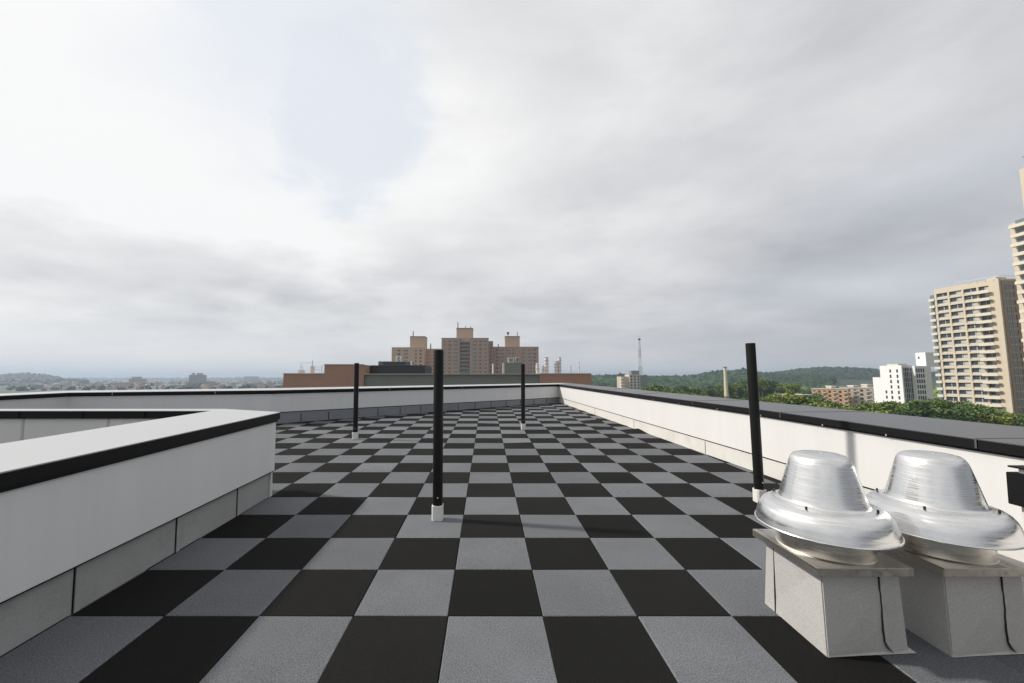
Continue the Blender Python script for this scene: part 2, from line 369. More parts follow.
m.prism([(XI-.035, YB), (XN+.033, YB), (XN+.033, YE+.034), (XI-.02, YF+.02), (XL, YF+.02), (XL, YI+.004), (XI-.035, YI+.004)], 1.0095, 1.018); part(m, 'coping', M['coping_white'], en, bevel=.002)
for y in (0.95, 1.83, 2.73, 3.60, 4.46):
    m = MB(); m.box(-2.6495, -2.644, y, y+.005, .0, .297); part(m, 'base_joint', M['gap'], en)
    m = MB(); m.box(-2.6495, -2.640, y+.009, y+.05, .0, .297); part(m, 'base_joint', M['base_grey'], en)
m = MB(); m.hexa([(-2.65, YE-.03, -.02), (-2.635, YE-.03, -.02), (-2.63, YE+.02, -.02), (-2.65, YE+.02, -.02)], [(-2.65, YE-.03, .297), (-2.625, YE-.03, .297), (-2.625, YE+.0, .297), (-2.65, YE+.0, .297)]); part(m, 'corner_flashing', M['base_white'], en)
for x in (-6.0, -4.9, -3.95, -7.1):
    m = MB(); m.box(x, x+.03, YI+.034, YI+.042, 0, .913); part(m, 'panel_joint', M['joint'], en)
for x in (-6.02, -5.2, -4.4):
    m = MB(); m.box(x, x+.02, YI+.006, YI+.0105, .917, 1.008); part(m, 'fascia_joint', M['gap'], en)

# ------------------------------------------------------------------ posts
def post(x, y, h, label, lean=0):
    t = thing('roof_post', label, 'post', (x, y, 0), group='black posts standing on the checkered roof', roof=True)
    m = MB(); m.cyl(0, 0, .12, h, .0525, n=28); m.cyl(0, 0, h-.0005, h+.003, .044, n=28); o = m.build('shaft', M['pole'], t, smooth=True); o.rotation_euler = (0, lean, 0)
    q = []
    R_, c = .057, .016
    pts = [(-R_+c, -R_), (R_-c, -R_), (R_, -R_+c), (R_, R_-c), (R_-c, R_), (-R_+c, R_), (-R_, R_-c), (-R_, -R_+c)]
    m = MB(); m.prism(pts, .0, .152); m.build('sleeve', M['sleeve'], t, bevel=.003)
    m = MB(); m.tube((.006, -.050, .235), (.006, -.060, .235), .006, 8); m.build('bolt', M['sleeve'], t)
    return t
post(-.506, 4.371, 1.755, 'black post in white sleeve nearest the camera left of centre, in front of brick apartments')
post(-2.895, 9.197, 1.672, 'farther left black post rising in front of the brown wall of next building')
post(.940, 10.597, 1.665, 'smallest black post, standing near the corner of the two parapets')
post(3.205, 4.927, 1.862, 'black post beside the white parapet, directly behind the metal roof vents', -.020)

# ------------------------------------------------------------------ roof vents
def vent(dx, label):
    bx, by = 2.03+dx, 2.545
    t = thing('roof_vent', label, 'roof vent', (bx, by, 0), group='spun aluminium roof vents', roof=True)
    # curb, slightly battered
    m = MB(); m.hexa([(1.852-2.03, 2.335-by, -.01), (2.335-2.03, 2.375-by, -.01), (2.335-2.03, 2.86-by, -.01), (1.86-2.03, 2.86-by, -.01)],
                     [(1.845-2.03, 2.345-by, .452), (2.262-2.03, 2.345-by, .452), (2.262-2.03, 2.77-by, .452), (1.83-2.03, 2.77-by, .452)])
    m.build('curb', M['curb'], t, bevel=.006)
    # membrane lap with its tarry seam on the front face
    def fp_(x, z): # point on the front face
        k = z/.452; return (x, (2.335-by)+(x+.178)/.483*.04*(1-k)+.01*k-.009, z)
    zz = list(np.linspace(.45, .012, 30)); xs = list(np.interp(zz, [.012, .03, .07, .14, .22, .30, .38, .45], [.20, .168, .150, .143, .139, .133, .128, .125]))
    v = []; f = []
    for x, z in zip(xs, zz): x += .0018*math.sin(z*29)+.001*math.sin(z*83); a = fp_(x, z); bb = fp_(x+.0022, z); v += [(a[0], a[1]-.002, a[2]), (bb[0], bb[1]-.002, bb[2]), (bb[0], bb[1]+.008, bb[2]), (a[0], a[1]+.008, a[2])]
    for i in range(len(xs)-1):
        for q in range(4): f.append((4*i+q, 4*i+(q+1) % 4, 4*i+4+(q+1) % 4, 4*i+4+q))
    m = MB(); m.add(v, f); m.build('seam', M['seam'], t)
    m = MB(); a = [fp_(.1315, .45), fp_(.232, .45), fp_(.286, .03), fp_(.20, .012), fp_(.157, .07), fp_(.145, .2)]
    m.add([(x, y+.001, z) for x, y, z in a]+[(x, y+.012, z) for x, y, z in a], [tuple(range(6))[::-1], tuple(range(6, 12))]+[(i, (i+1) % 6, 6+(i+1) % 6, 6+i) for i in range(6)])
    m.build('membrane_lap', M['curb'], t)
    m = MB(); m.prism([(-.26, -.215), (.40, -.175), (.40, .33), (-.26, .33)], -.004, .0035); 
    m = MB(); m.add([(-.18, -.212, .004), (.335, -.18, .004), (.345, .33, .004), (.30, .33, .02), (.30, -.165, .03), (-.17, -.19, .03)], [(0, 1, 4, 5), (1, 2, 3, 4)]); m.build('base_flashing', M['curb'], t)
    # left face seams
    m = MB(); m.hexa([(-.1768, .20, .0), (-.165, .20, .0), (-.165, .204, .0), (-.1768, .204, .0)], [(-.1980, .158, .45), (-.186, .158, .45), (-.186, .162, .45), (-.1980, .162, .45)]); m.build('seam', M['seam'], t)
    # cap
    m = MB(); m.box(-.255, .262, -.268, .275, .452, .497); m.build('cap', M['galv'], t, bevel=.003)
    # neck
    m = MB(); m.lathe([(.0, .4975), (.240, .4975), (.234, .504), (.230, .70), (.0, .70)], 64); m.build('neck', M['neck'], t, smooth=True)
    # hood: skirt and dome of one spun sheet
    HR = [(.30, .634), (.330, .627), (.338, .621), (.343, .624), (.342, .632), (.338, .645), (.334, .668), (.327, .694), (.317, .717), (.303, .737), (.285, .752), (.265, .761), (.245, .765), (.229, .767), (.220, .771), (.215, .780),
          (.207, .812), (.190, .875), (.173, .940), (.158, .993), (.150, 1.015), (.140, 1.031), (.126, 1.043), (.104, 1.049), (.06, 1.053), (.0001, 1.054)]
    m = MB(); m.lathe(HR, 96); hd = m.build('hood', M['spun'], t, smooth=True)
    m = MB(); m.lathe([(.342, .6245), (.346, .622), (.349, .626), (.3465, .6305), (.342, .631)], 96); m.build('rim', M['spun'], hd, smooth=True)
    for a in (-145, -55, 35, 125):
        c, s = math.cos(math.radians(a)), math.sin(math.radians(a))
        m = MB(); m.cyl(.252*c, .252*s, (.764), .781, .006, n=8); m.build('bolt', M['bolt'], hd)
    m = MB(); m.cyl(0, -.02, 1.051, 1.056, .007, n=8); m.build('bolt', M['galv'], hd)
    return t
vent(0, 'spun aluminium roof vent on sunlit white curb, left one of the pair')
vent(.675, 'spun aluminium roof vent on shaded grey curb, right one, cut by the photo edge')
t = thing('black_vent_box', 'flat black box with thin cap plate behind the right roof vent by the parapet', 'vent box', (4.0, 3.1, 0), roof=True)
m = MB(); m.box(3.83, 4.17, 2.72, 3.09, .575, .805); part(m, 'box', M['black_metal'], t, bevel=.004)
m = MB(); m.box(3.89, 4.15, 2.75, 3.06, .0, .5745); part(m, 'curb', M['base_white'], t)
m = MB(); m.box(3.855, 4.175, 2.71, 3.095, .838, .850); part(m, 'cap_plate', M['black_metal'], t)
m = MB(); m.box(3.89, 4.15, 2.75, 3.06, .8055, .8375); part(m, 'collar', M['sleeve'], t)

# ------------------------------------------------------------------ facade helper for the city
M['brick'] = material('reddish_brick', (.43, .285, .225), .85, var=.12, vscale=.3)
M['brick_tan'] = material('tan_brick', (.50, .37, .26), .85, var=.10, vscale=.3)
M['brick_brown'] = material('brown_brick_wall', (.38, .225, .165), .85, var=.10, vscale=.5, fine=.2, fscale=4)
M['wall_grey'] = material('weathered_grey_wall', (.20, .205, .19), .8, var=.12, vscale=.4, stain=.1)
M['charcoal'] = material('charcoal_cladding', (.035, .037, .042), .7, var=.1)
M['unit_blue'] = material('blue_grey_metal', (.15, .175, .19), .5)
M['glass'] = material('window_glass', (.045, .06, .07), .15, var=.3, vscale=.5)
M['glass_pale'] = material('pale_window_glass', (.16, .20, .22), .2, var=.3, vscale=.5)
M['trim'] = material('pale_concrete', (.50, .48, .44), .7, var=.06)
M['beige'] = material('beige_render', (.58, .50, .385), .75, var=.05, vscale=.2)
M['beige_dark'] = material('brown_render', (.36, .25, .165), .75, var=.05, vscale=.2)
M['cream'] = material('cream_balustrade', (.66, .60, .50), .6, var=.04)
M['white'] = material('white_render', (.78, .77, .75), .7, var=.04, vscale=.2)
M['ochre'] = material('ochre_render', (.58, .34, .17), .8, var=.08)
M['sand'] = material('sand_render', (.50, .42, .33), .8, var=.08)
M['steel_white'] = material('white_metal', (.66, .67, .66), .5)
M['roof_grey'] = material('grey_roofing', (.22, .22, .22), .8)
class Fac:       # local frame on a facade: origin P0, along u, outward n
    def __init__(s, P0, P1):
        s.P = Vector((P0[0], P0[1])); d = Vector((P1[0], P1[1]))-s.P; s.L = d.length; s.u = d.normalized(); s.n = Vector((s.u.y, -s.u.x))
    def pt(s, a, d): return s.P+s.u*a+s.n*d
    def box(s, mb, a0, a1, z0, z1, d0, d1, mi=0):
        mb.prism([s.pt(a0, d1), s.pt(a1, d1), s.pt(a1, d0), s.pt(a0, d0)][::-1] if False else [s.pt(a0, d0), s.pt(a0, d1), s.pt(a1, d1), s.pt(a1, d0)], z0, z1, mi); return mb
class Windows:
    def __init__(s, root, cap=100): s.root = root; s.n = 0; s.cap = cap; s.rest = {}
    def add(s, fac, a0, a1, z0, z1, mat='glass', frame=None, d=.06):
        m = MB(); fac.box(m, a0, a1, z0, z1, -.05, d)
        if frame:
            e = (a1-a0)*.06+.04
            fac.box(m, a0-e, a1+e, z1+.001, z1+.16, -.05, d+.08, 1); fac.box(m, a0-e, a1+e, z0-.16, z0-.001, -.05, d+.12, 1)
            fac.box(m, (a0+a1)/2-.05, (a0+a1)/2+.05, z0+.002, z1-.002, d+.002, d+.05, 1)
        mats = [M[mat], M[frame] if frame else M[mat]]
        if s.n < s.cap:
            g_ = MB(); h_ = MB()
            for f_, i_ in zip(m.f, m.mi): (h_ if i_ else g_).f.append(f_)
            for q_ in (g_, h_):
                us = sorted({i for f_ in q_.f for i in f_}); mp_ = {a_: k_ for k_, a_ in enumerate(us)}
                q_.v = [m.v[i] for i in us]; q_.f = [tuple(mp_[i] for i in f_) for f_ in q_.f]; q_.mi = [0]*len(q_.f)
            wo_ = part(g_, 'window', M[mat], s.root)
            if h_.f: g2 = h_.build('frame', M[frame], wo_, base=s.root['_b'])
        else:
            r = s.rest.setdefault((mat, frame), MB()); r.add(m.v, m.f); r.mi[-len(m.f):] = m.mi
        s.n += 1
    def done(s):
        for (a, b_), m in s.rest.items():
            o = part(m, 'windows', [M[a], M[b_] if b_ else M[a]], s.root); o['kind'] = 'stuff'

# next building: long low brown brick volume with grey wall and penthouse, 60 m off
D0 = 60.
nb = thing('neighbouring_building', 'long flat roofed brown brick and grey building just beyond the far parapet', 'building', (X(440, D0), D0, GZ))
def slab(x0, x1, ytop, D, dep, mat, name, root, z0=GZ, eps=0):
    m = MB(); m.box(X(x0, D), X(x1, D), D, D+dep, z0, Z(ytop, D)); return part(m, name, mat, root)
slab(283.3, 324, 373.9, D0, 18, M['brick_brown'], 'wall', nb)
slab(324.02, 363.9, 364.8, D0, 18, M['brick_brown'], 'wall', nb)
slab(363.92, 539.9, 374.4, D0+.3, 18, M['wall_grey'], 'wall', nb)
slab(539.92, 591.5, 373.9, D0, 18, M['brick_brown'], 'wall', nb)
for (a, b_, y) in ((283.3, 324, 373.9), (324.02, 363.9, 364.8), (363.92, 539.9, 374.4), (539.92, 591.5, 373.9)):
    m = MB(); z = Z(y, D0); m.box(X(a, D0)-.05, X(b_, D0)-.06, D0-.08, D0+.25, z+.002, z+.10); part(m, 'coping', M['trim'] if a < 350 or a > 363 else M['joint'], nb)
slab(364.0, 424.7, 365.3, D0+3, 8, M['charcoal'], 'penthouse', nb, z0=Z(375, D0))
slab(503.2, 523, 362.6, D0+3, 4, M['wall_grey'], 'stair_housing', nb, z0=Z(375, D0))
m = MB(); m.box(X(503.2, D0+3)-.01, X(503.2, D0+3)+.22, D0+2.9, D0+3.4, Z(375, D0), Z(363, D0+3)); part(m, 'corner_trim', M['trim'], nb)
DU = 63.
def rooftop(name, label, cat, x, y0, y1, build, group=None, D=DU):
    p = at(x, y1, D); t = thing(name, label, cat, (p.x, D, p.z), group=group); build(t, p, Z(y0, D)); return t
def f_unit(w_, d_, mat):
    def fn(t, p, z1):
        m = MB(); m.box(p.x-w_/2, p.x+w_/2, p.y, p.y+d_, p.z, z1-.05); part(m, 'casing', mat, t)
        m = MB(); m.box(p.x-w_/2-.05, p.x+w_/2+.05, p.y-.05, p.y+d_+.05, z1-.05, z1); part(m, 'lid', M['steel_white'], t)
        m = MB()
        for k in range(4): m.box(p.x-w_*.35, p.x+w_*.35, p.y-.03, p.y-.002, p.z+(z1-p.z)*(.2+.17*k), p.z+(z1-p.z)*(.28+.17*k))
        part(m, 'grille', M['charcoal'], t)
    return fn
rooftop('cooling_unit', 'long blue grey flat unit on top of the charcoal penthouse', 'air conditioner', 394.5, 361.3, 365.25, f_unit(X(411, DU)-X(378, DU), 3, M['unit_blue']), D=64)
rooftop('cooling_unit', 'pale square unit on the grey stair housing, left of two', 'air conditioner', 511, 357.5, 362.5, f_unit(.9, .9, M['steel_white']), D=64)
rooftop('cooling_unit', 'narrow pale unit on the grey stair housing, right of two', 'air conditioner', 517.6, 357.2, 362.5, f_unit(.55, .9, M['trim']), D=64.1)
def f_stack(r, rings):
    def fn(t, p, z1):
        m = MB(); m.cyl(p.x, p.y, p.z, z1, r, n=14); part(m, 'pipe', M['steel_white'], t, smooth=True)
        for k in range(rings):
            z = p.z+(z1-p.z)*(k+1)/(rings+1); m = MB(); m.cyl(p.x, p.y, z, z+.10, r*1.35, n=14); part(m, 'ring', M['trim'], t)
        m = MB(); m.cyl(p.x, p.y, z1+.02, z1+.14, r*1.3, r*.3, n=14); part(m, 'cap', M['joint'], t)
    return fn
for x, y0, r, k, lab in ((493, 364.5, .13, 0, 'short white pipe left of the grey stair housing'), (537.5, 364, .26, 1, 'stubby white flue at the left of the flues beyond brick apartments'),
        (546.5, 357.5, .30, 4, 'tall ringed white flue, left of the two tallest'), (543, 366, .16, 1, 'low thin white flue beside the tall ringed one'), (556.5, 361.5, .28, 3, 'shorter ringed white flue leaning on the tallest right one'),
        (559.8, 357.5, .22, 4, 'tall ringed white flue, right of the two tallest'), (571, 366, .07, 0, 'thin white vent pipe on the brown building right end'), (579, 362, .10, 1, 'slim white flue farthest right on the brown building'),
        (397, 357.2, .16, 1, 'white pipe on charcoal penthouse, leftmost'), (400.6, 357.0, .13, 0, 'white pipe on charcoal penthouse, second from left'), (411.5, 362.2, .13, 0, 'small white pipe at the right end of the blue unit')):
    yb = 361.2 if 396 < x < 405 else (365.25 if x > 410 and x < 420 else 374)
    rooftop('flue', lab, 'flue', x, y0, yb, f_stack(r, k))
def f_frame(t, p, z1):
    m = MB()
    for dx in (-1.7, -1.45): m.tube((p.x+dx, p.y, p.z), (p.x+dx, p.y, p.z+1.1), .05)
    m.box(p.x-1.95, p.x-1.2, p.y-.2, p.y+.3, p.z, p.z+.55); part(m, 'left_cabinet', M['steel_white'], t)
    m = MB(); m.tube((p.x+.05, p.y, p.z), (p.x+.05, p.y, z1), .07); m.box(p.x-.15, p.x+.28, p.y-.2, p.y+.25, p.z, p.z+1.15); part(m, 'mast', M['steel_white'], t)
    m = MB(); m.tube((p.x-1.75, p.y, p.z+1.65), (p.x+.15, p.y, p.z+1.65), .045); m.tube((p.x-1.7, p.y, p.z+.9), (p.x-1.7, p.y, p.z+1.65), .035); m.tube((p.x+.2, p.y, p.z+1.0), (p.x+1.55, p.y, p.z+1.0), .04)
    m.tube((p.x+.2, p.y, p.z+.6), (p.x+1.55, p.y, p.z+.6), .04); m.tube((p.x+1.5, p.y, p.z), (p.x+1.5, p.y, p.z+1.3), .05); part(m, 'rail', M['steel_white'], t)
rooftop('rooftop_frame', 'white metal pipe frame with cabinets standing on the low brown roof', 'metal frame', 311.8, 360.3, 373.7, f_frame, D=62)

# ------------------------------------------------------------------ brick apartment complex, about 330 m off
ba = thing('apartment_complex', 'stepped reddish brick apartment complex with three rooftop penthouses beyond the grey building', 'apartment building', (X(465, 330), 330, GZ))
W_ = Windows(ba)
FH = 3.0
def wing(x0, x1, ytop, D, dep, cols, mat='brick', rows=9, top_off=1.6, frame='trim'):
    a, b_ = X(x0, D), X(x1, D); z = Z(ytop, D)
    m = MB(); m.box(a, b_, D, D+dep, GZ, z); part(m, 'wall', M[mat], ba)
    m = MB(); m.box(a-.15, b_+.15, D-.25, D+.5, z+.001, z+.45); part(m, 'cornice', M['trim'], ba)
    fc = Fac((a, D), (b_, D))
    for cx, wpx, gm in cols:
        ca = X(cx, D)-a; ww = wpx*D/F
        for r in range(rows):
            zt = z-top_off-r*FH
            if zt < Z(377, D): break
            W_.add(fc, ca-ww/2, ca+ww/2, zt-1.45, zt, gm, frame)
gp, gl = 'glass_pale', 'glass'
wing(391.2, 424.2, 347.8, 345, 30, [(398.5, 2.6, gl), (405.5, 4, gp), (415.5, 1.5, gl), (420.3, 2.2, gl)], mat='brick_tan')
wing(424.4, 441.4, 349.2, 352, 20, [(428.5, 2.6, gp), (433.6, 1.6, gl), (438, 2, gl)])
wing(441.2, 459.6, 338.4, 322, 30, [(444.3, 1.6, gp), (449.5, 1.7, gl), (455.6, 4, gp)])
wing(469.6, 488.7, 338.4, 322.2, 30, [(474.6, 4, gp), (480.3, 1.6, gl), (485.5, 2.8, gp)])
wing(459.7, 469.5, 338.6, 324.5, 25, [], rows=0)
wing(488.8, 493.2, 341.6, 333, 20, [(491, 1.6, gl)])
wing(493.3, 538.9, 347.2, 340, 28, [(497, 2, gl), (502, 3, gp), (508.5, 2.8, gp), (513.3, 1.2, gl), (523.5, 2.8, gp), (530, 3, gp), (535, 1.8, gl)])
W_.done()
for r in range(9):                                      # balcony bay of the central block
    z = Z(339.5, 324.5)-r*3.0
    m = MB(); m.box(X(460.2, 323), X(469.2, 323), 322.4, 324.6, z-2.9, z-1.75); part(m, 'balcony', M['unit_blue'], ba)
    m = MB(); m.box(X(460.2, 323), X(469.2, 323), 322.3, 324.6, z-1.74, z-1.55); part(m, 'balcony_rail', M['trim'], ba)
for x0, x1, y0, y1, D, mat in ((409.4, 424.4, 337, 347.6, 350, 'brick_tan'), (456.2, 472.6, 328.8, 336.6, 330, 'brick_tan'), (505.2, 520, 336.9, 347, 345, 'brick_tan')):
    m = MB(); m.box(X(x0, D), X(x1, D), D, D+14, Z(y1, D)-1, Z(y0, D)); ph = part(m, 'penthouse', M[mat], ba)
    m = MB(); m.box(X(x0, D)-.2, X(x1, D)+.2, D-.2, D+14.2, Z(y0, D)+.01, Z(y0, D)+.7); part(m, 'penthouse_roof', M['wall_grey'], ba)
for x, y0, y1, D, r in ((412.5, 330.6, 337, 350, .45), (457.6, 321.4, 328, 331, .4), (465.3, 325.4, 328, 331, .3), (470.6, 325.8, 328, 331, .3), (430.3, 343.2, 349, 352, .5), (517.6, 331.2, 336, 345, .3), (498.4, 343.6, 347, 341, .4), (508.2, 334, 336.5, 345, .25)):
    m = MB(); m.cyl(X(x, D+4), D+4, Z(y1, D)-.5, Z(y0, D), r, r*.8, n=8); part(m, 'mast', M['charcoal'], ba)
m = MB(); m.cyl(X(508.2, 349), 349, Z(333.9, 345), Z(331.6, 345), .95, n=12); part(m, 'water_tank', M['charcoal'], ba)

# ------------------------------------------------------------------ towers on the right
bt = thing('apartment_tower', 'tall beige apartment tower with rows of balconies and brown window side', 'apartment tower', (200, 168, GZ))
pL = at(933.5, 289.5, 179); pR = at(998, 277.5, 158.4)
ztop = pL.z
A0 = Vector((pL.x, 179)); A1 = Vector((pR.x, 158.4))
m = MB(); dep = 26
m.prism([(A0.x+1.6, A0.y), (A1.x+1.6, A1.y+.02), (A1.x+dep, A1.y+.02), (A0.x+dep, A0.y)], GZ, ztop-.2); part(m, 'core', M['beige'], bt)
fc = Fac(A0, A1); Lf = fc.L
def fbox(a0, a1, z0, z1, d0, d1, name, mat):
    q = MB(); fc.box(q, a0, a1, z0, z1, d0, d1); return part(q, name, M[mat], bt)
FHb = 3.0; nfl = 21; top0 = ztop-2.2
bays = [.8, 5.6, 10.3, 14.6]; bw = 3.7
q = MB()
for a in [0, 4.6, 9.35, 14.1]: fc.box(q, a, a+.62 if a else .75, GZ, ztop, -1.7, 0)
fc.box(q, Lf-3.0, Lf, GZ, ztop, -1.7, .0)
fc.box(q, .76, Lf-3.01, top0+.0, ztop, -1.7, -.01)
for k in range(nfl): fc.box(q, .76, Lf-3.01, top0-(k+1)*FHb+.30, top0-(k+1)*FHb+.95, -1.7, -.02)
part(q, 'facade_frame', M['beige'], bt)
for k in range(nfl):
    zb = top0-(k+1)*FHb+.95
    for j, a in enumerate([.76, 5.46, 10.21, 14.96]):
        b1 = [4.59, 9.34, 14.09, Lf-3.02][j]
        a = a-.24 if j else a; q = MB(); fc.box(q, a, b1, zb+.001, zb+FHb-.66, -.9, -.7)
        fc.box(q, a+(b1-a)*.48, a+(b1-a)*.54, zb+.002, zb+FHb-.67, -.69, -.6, 1); fc.box(q, a+.02, b1-.02, zb+.002, zb+.62, -.45, -.36, 1)
        if random.random() < .5: fc.box(q, a+(b1-a)*.56, b1-.1, zb+.7, zb+2.2, -.69, -.64, 1)
        if k < 20: part(q, 'window', [M['glass'], M['trim']], bt)
    # protruding balconies on the near bay and at the far edge
    q = MB(); fc.box(q, 13.9, Lf-2.2, zb-.95, zb-.7, .001, 1.5); fc.box(q, 13.9, Lf-2.2, zb-.699, zb+.15, 1.35, 1.5); fc.box(q, 13.9, 14.05, zb-.699, zb+.15, .001, 1.349)
    part(q, 'balcony', M['cream'], bt)
    q = MB(); fc.box(q, -2.0, -.002, zb-.95, zb-.7, -1.5, .4); fc.box(q, -2.0, -.002, zb-.699, zb+.15, .25, .4); part(q, 'balcony', M['cream'], bt)
# side facing the camera
fs = Fac((A1.x, A1.y), (A1.x+dep, A1.y))
q = MB(); fs.box(q, .9, dep, GZ, ztop-.9, .0, .12); part(q, 'side_wall', M['beige_dark'], bt)
ww = Windows(bt, 60)
for k in range(nfl-1):
    zb = top0-(k+1)*FHb+.4
    for a in (2.0, 3.6): ww.add(fs, a, a+.9, zb-.1, zb+2.5, 'glass_pale', 'trim', .16)
    ww.add(fs, 5.2, 5.6, zb+.4, zb+2.2, 'glass', None, .16)
ww.done()
q = MB()
for a in range(0, 9): q.tube((A0.x+1+a*.1, A0.y-a*2.4, ztop), (A0.x+1+a*.1, A0.y-a*2.4, ztop+1.1), .08)
q.tube((A0.x+1, A0.y-8, ztop+1.1), (A1.x+1, A1.y+.5, ztop+1.1), .09); q.tube((A1.x+1, A1.y+.5, ztop+1.1), (A1.x+12, A1.y+.5, ztop+1.1), .09)
part(q, 'roof_railing', M['steel_white'], bt)
q = MB(); q.box(A1.x+3, A1.x+7, A1.y+3, A1.y+6, ztop-.21, ztop+1.2); part(q, 'roof_housing', M['trim'], bt)
q = MB(); fc.box(q, -2.6, -.01, GZ, top0, -9, -1.51); part(q, 'rear_wing', M['glass_pale'], bt)

# nearer tower cut by the picture edge
nt_ = thing('apartment_tower', 'slender taller beige tower with stacked balconies at the right photo edge', 'apartment tower', (150, 112, GZ))
D2 = 112.; xl = at(1015.5, 290, D2+15).x+.6; xl2 = at(1021.5, 190, D2+11).x
zt2 = Z(207, D2)
m = MB(); m.box(xl+1.2, xl+17, D2, D2+16, GZ, Z(222, D2+14)); part(m, 'core', M['beige'], nt_)
m = MB(); m.box(xl2, xl+14, D2+1.5, D2+11, Z(222, D2+14)+.01, Z(168, D2+10)); part(m, 'upper_core', M['beige'], nt_)
m = MB(); m.box(xl2-.05, xl2+.4, D2+3.5, D2+10, Z(222, D2+10), Z(213, D2+10)); part(m, 'window', M['glass'], nt_)
m = MB(); m.box(xl2-.05, xl2+.4, D2+3.5, D2+10, Z(203, D2+10), Z(190, D2+10)); part(m, 'panel', M['beige_dark'], nt_)
m = MB(); zz_ = Z(168, D2+10)
m.tube((xl2+1.2, D2+10, zz_), (xl2+1.2, D2+10, zz_+4.5), .12); m.tube((xl2+.2, D2+10, zz_+3.6), (xl2+2.2, D2+10, zz_+3.6), .1); m.tube((xl2+.5, D2+10, zz_+2.6), (xl2+1.9, D2+10, zz_+2.6), .08); part(m, 'antenna', M['charcoal'], nt_)
k = 0; z = Z(228, D2+14)
ftw = Fac((xl+1.2, D2), (xl+17, D2)); wn = Windows(nt_, 90); fside = Fac((xl+1.2, D2+16), (xl+1.2, D2))
while z > GZ+3:
    e = .0 if k % 2 == 0 else .35
    m = MB(); m.box(xl-.6+e, xl+7, D2-1.3, D2+15, z, z+.28); m.box(xl-.6+e, xl+7, D2-1.3, D2-1.15, z+.281, z+1.0); m.box(xl-.6+e, xl-.45+e, D2-1.149, D2+15, z+.281, z+1.0); part(m, 'balcony', M['cream'], nt_)
    wn.add(ftw, 1.0, 3.2, z+.4, z+2.6, 'glass'); wn.add(fside, 1.5, 6, z+.4, z+2.6, 'glass_pale'); wn.add(fside, 8, 14, z+.4, z+2.6, 'glass')
    z -= 3.0; k += 1
wn.done()

# white building left of the beige tower
D3 = 210.
XW = X(902.3, D3)
wb = thing('office_building', 'white slab building with narrow dark windows left of the beige tower', 'office building', (XW, D3, GZ))
def yat(px): return XW*F/(px-PCX)
def wbox(x0, x1, y0, y1, z1, mat, name, z0=GZ):
    m = MB(); m.box(x0, x1, y0, y1, z0, z1); return part(m, name, M[mat], wb)
zt3 = Z(365.2, D3, 902); YA = yat(879); YC = yat(871.7); XR = X(931, D3)
wbox(XW, X(915, D3), D3+1.2, YA, zt3, 'white', 'wall'); wbox(X(902.3, D3), X(903.6, D3), D3, D3+1.19, zt3, 'white', 'wall')
wbox(X(915.1, D3), XR, D3-.3, YA, zt3-.4, 'white', 'wall')
wbox(XW+.02, XR-3, YA+.01, YC+.3, Z(377.3, YC, 872), 'white', 'wall')
XP = X(917.5, D3+9); wbox(XP, XP+9, D3+4, D3+9, Z(352.5, D3+5), 'white', 'penthouse', zt3-.39)
wbox(XW+1.5, XW+6, D3+3, D3+9, zt3+.9, 'trim', 'roof_housing', zt3+.001)
w3 = Windows(wb, 95)
fm = Fac((XW, YA), (XW, D3+1.2)); fg = Fac((X(903.6, D3), D3+1.2), (X(915, D3), D3+1.2)); fr = Fac((X(915.1, D3), D3-.3), (XR, D3-.3))
for r in range(14):
    z = zt3-2.0-r*2.75
    if z < GZ+3: break
    for px, wd in ((889.3, .9), (896.2, .9)): a = YA-yat(px); w3.add(fm, a-wd/2, a+wd/2, z-1.7, z, 'glass')
    if r > 3: a = YA-yat(883.8); w3.add(fm, a-.45, a+.45, z-1.6, z, 'glass')
for a in (.04, .20, .36, .52, .68, .84):
    w3.add(fg, a*fg.L, a*fg.L+.72, GZ+8, zt3-1.2, 'glass_pale' if a in (.20, .68) else 'glass')
    for r in range(12):
        q = MB(); fg.box(q, a*fg.L-.1, a*fg.L+.82, zt3-3.4-r*2.75, zt3-3.1-r*2.75, .061, .14)
        if zt3-3.4-r*2.75 > GZ+4: part(q, 'spandrel', M['trim'], wb)


for a in (.06, .20, .34, .48):
    for r in range(11): w3.add(fr, fr.L*a, fr.L*(a+.085), zt3-3.6-r*2.75, zt3-1.7-r*2.75, 'glass')
fp3 = Fac((XP, D3+9), (XP, D3+4)); w3.add(fp3, 1.2, 2.0, zt3+3.5, zt3+4.8, 'glass')
w3.done()

# ochre and sand apartments
D4 = 300.
def block(name, label, cat, x0, x1, yt, D, dep, mat, cols, fh=2.9, glass='glass', wf=.5, group=None, cap=None, trim='trim', balc=False, ybot=409, turn=0.0):
    t = thing(name, label, cat, (X((x0+x1)/2, D), D, GZ), group=group)
    a, b_ = X(x0, D), X(x1, D); z = Z(yt, D, x0)
    m = MB(); m.box(a, b_, D, D+dep, GZ, z); part(m, 'wall', M[mat], t)
    m = MB(); m.box(a-.2, b_+.2, D-.25, D+dep+.2, z+.001, z+.4); part(m, 'roof', M[trim], t)
    fc_ = Fac((a, D), (b_, D)); wi = Windows(t, 80); r = 0
    while cols and z-1-r*fh-1.6 > max(GZ+1, Z(ybot, D)):
        for c in range(cols):
            ca = (c+.5)/cols*(b_-a); hw = (b_-a)/cols*wf/2
            wi.add(fc_, ca-hw, ca+hw, z-1-r*fh-1.6, z-1-r*fh, glass)
            if balc and c % 2 == 0:
                q = MB(); fc_.box(q, ca-hw*1.3, ca+hw*1.3, z-1-r*fh-1.85, z-1-r*fh-.9, .09, .8); part(q, 'balcony', M['trim'], t)
        r += 1
    wi.done(); t.rotation_euler = (0, 0, turn); return t
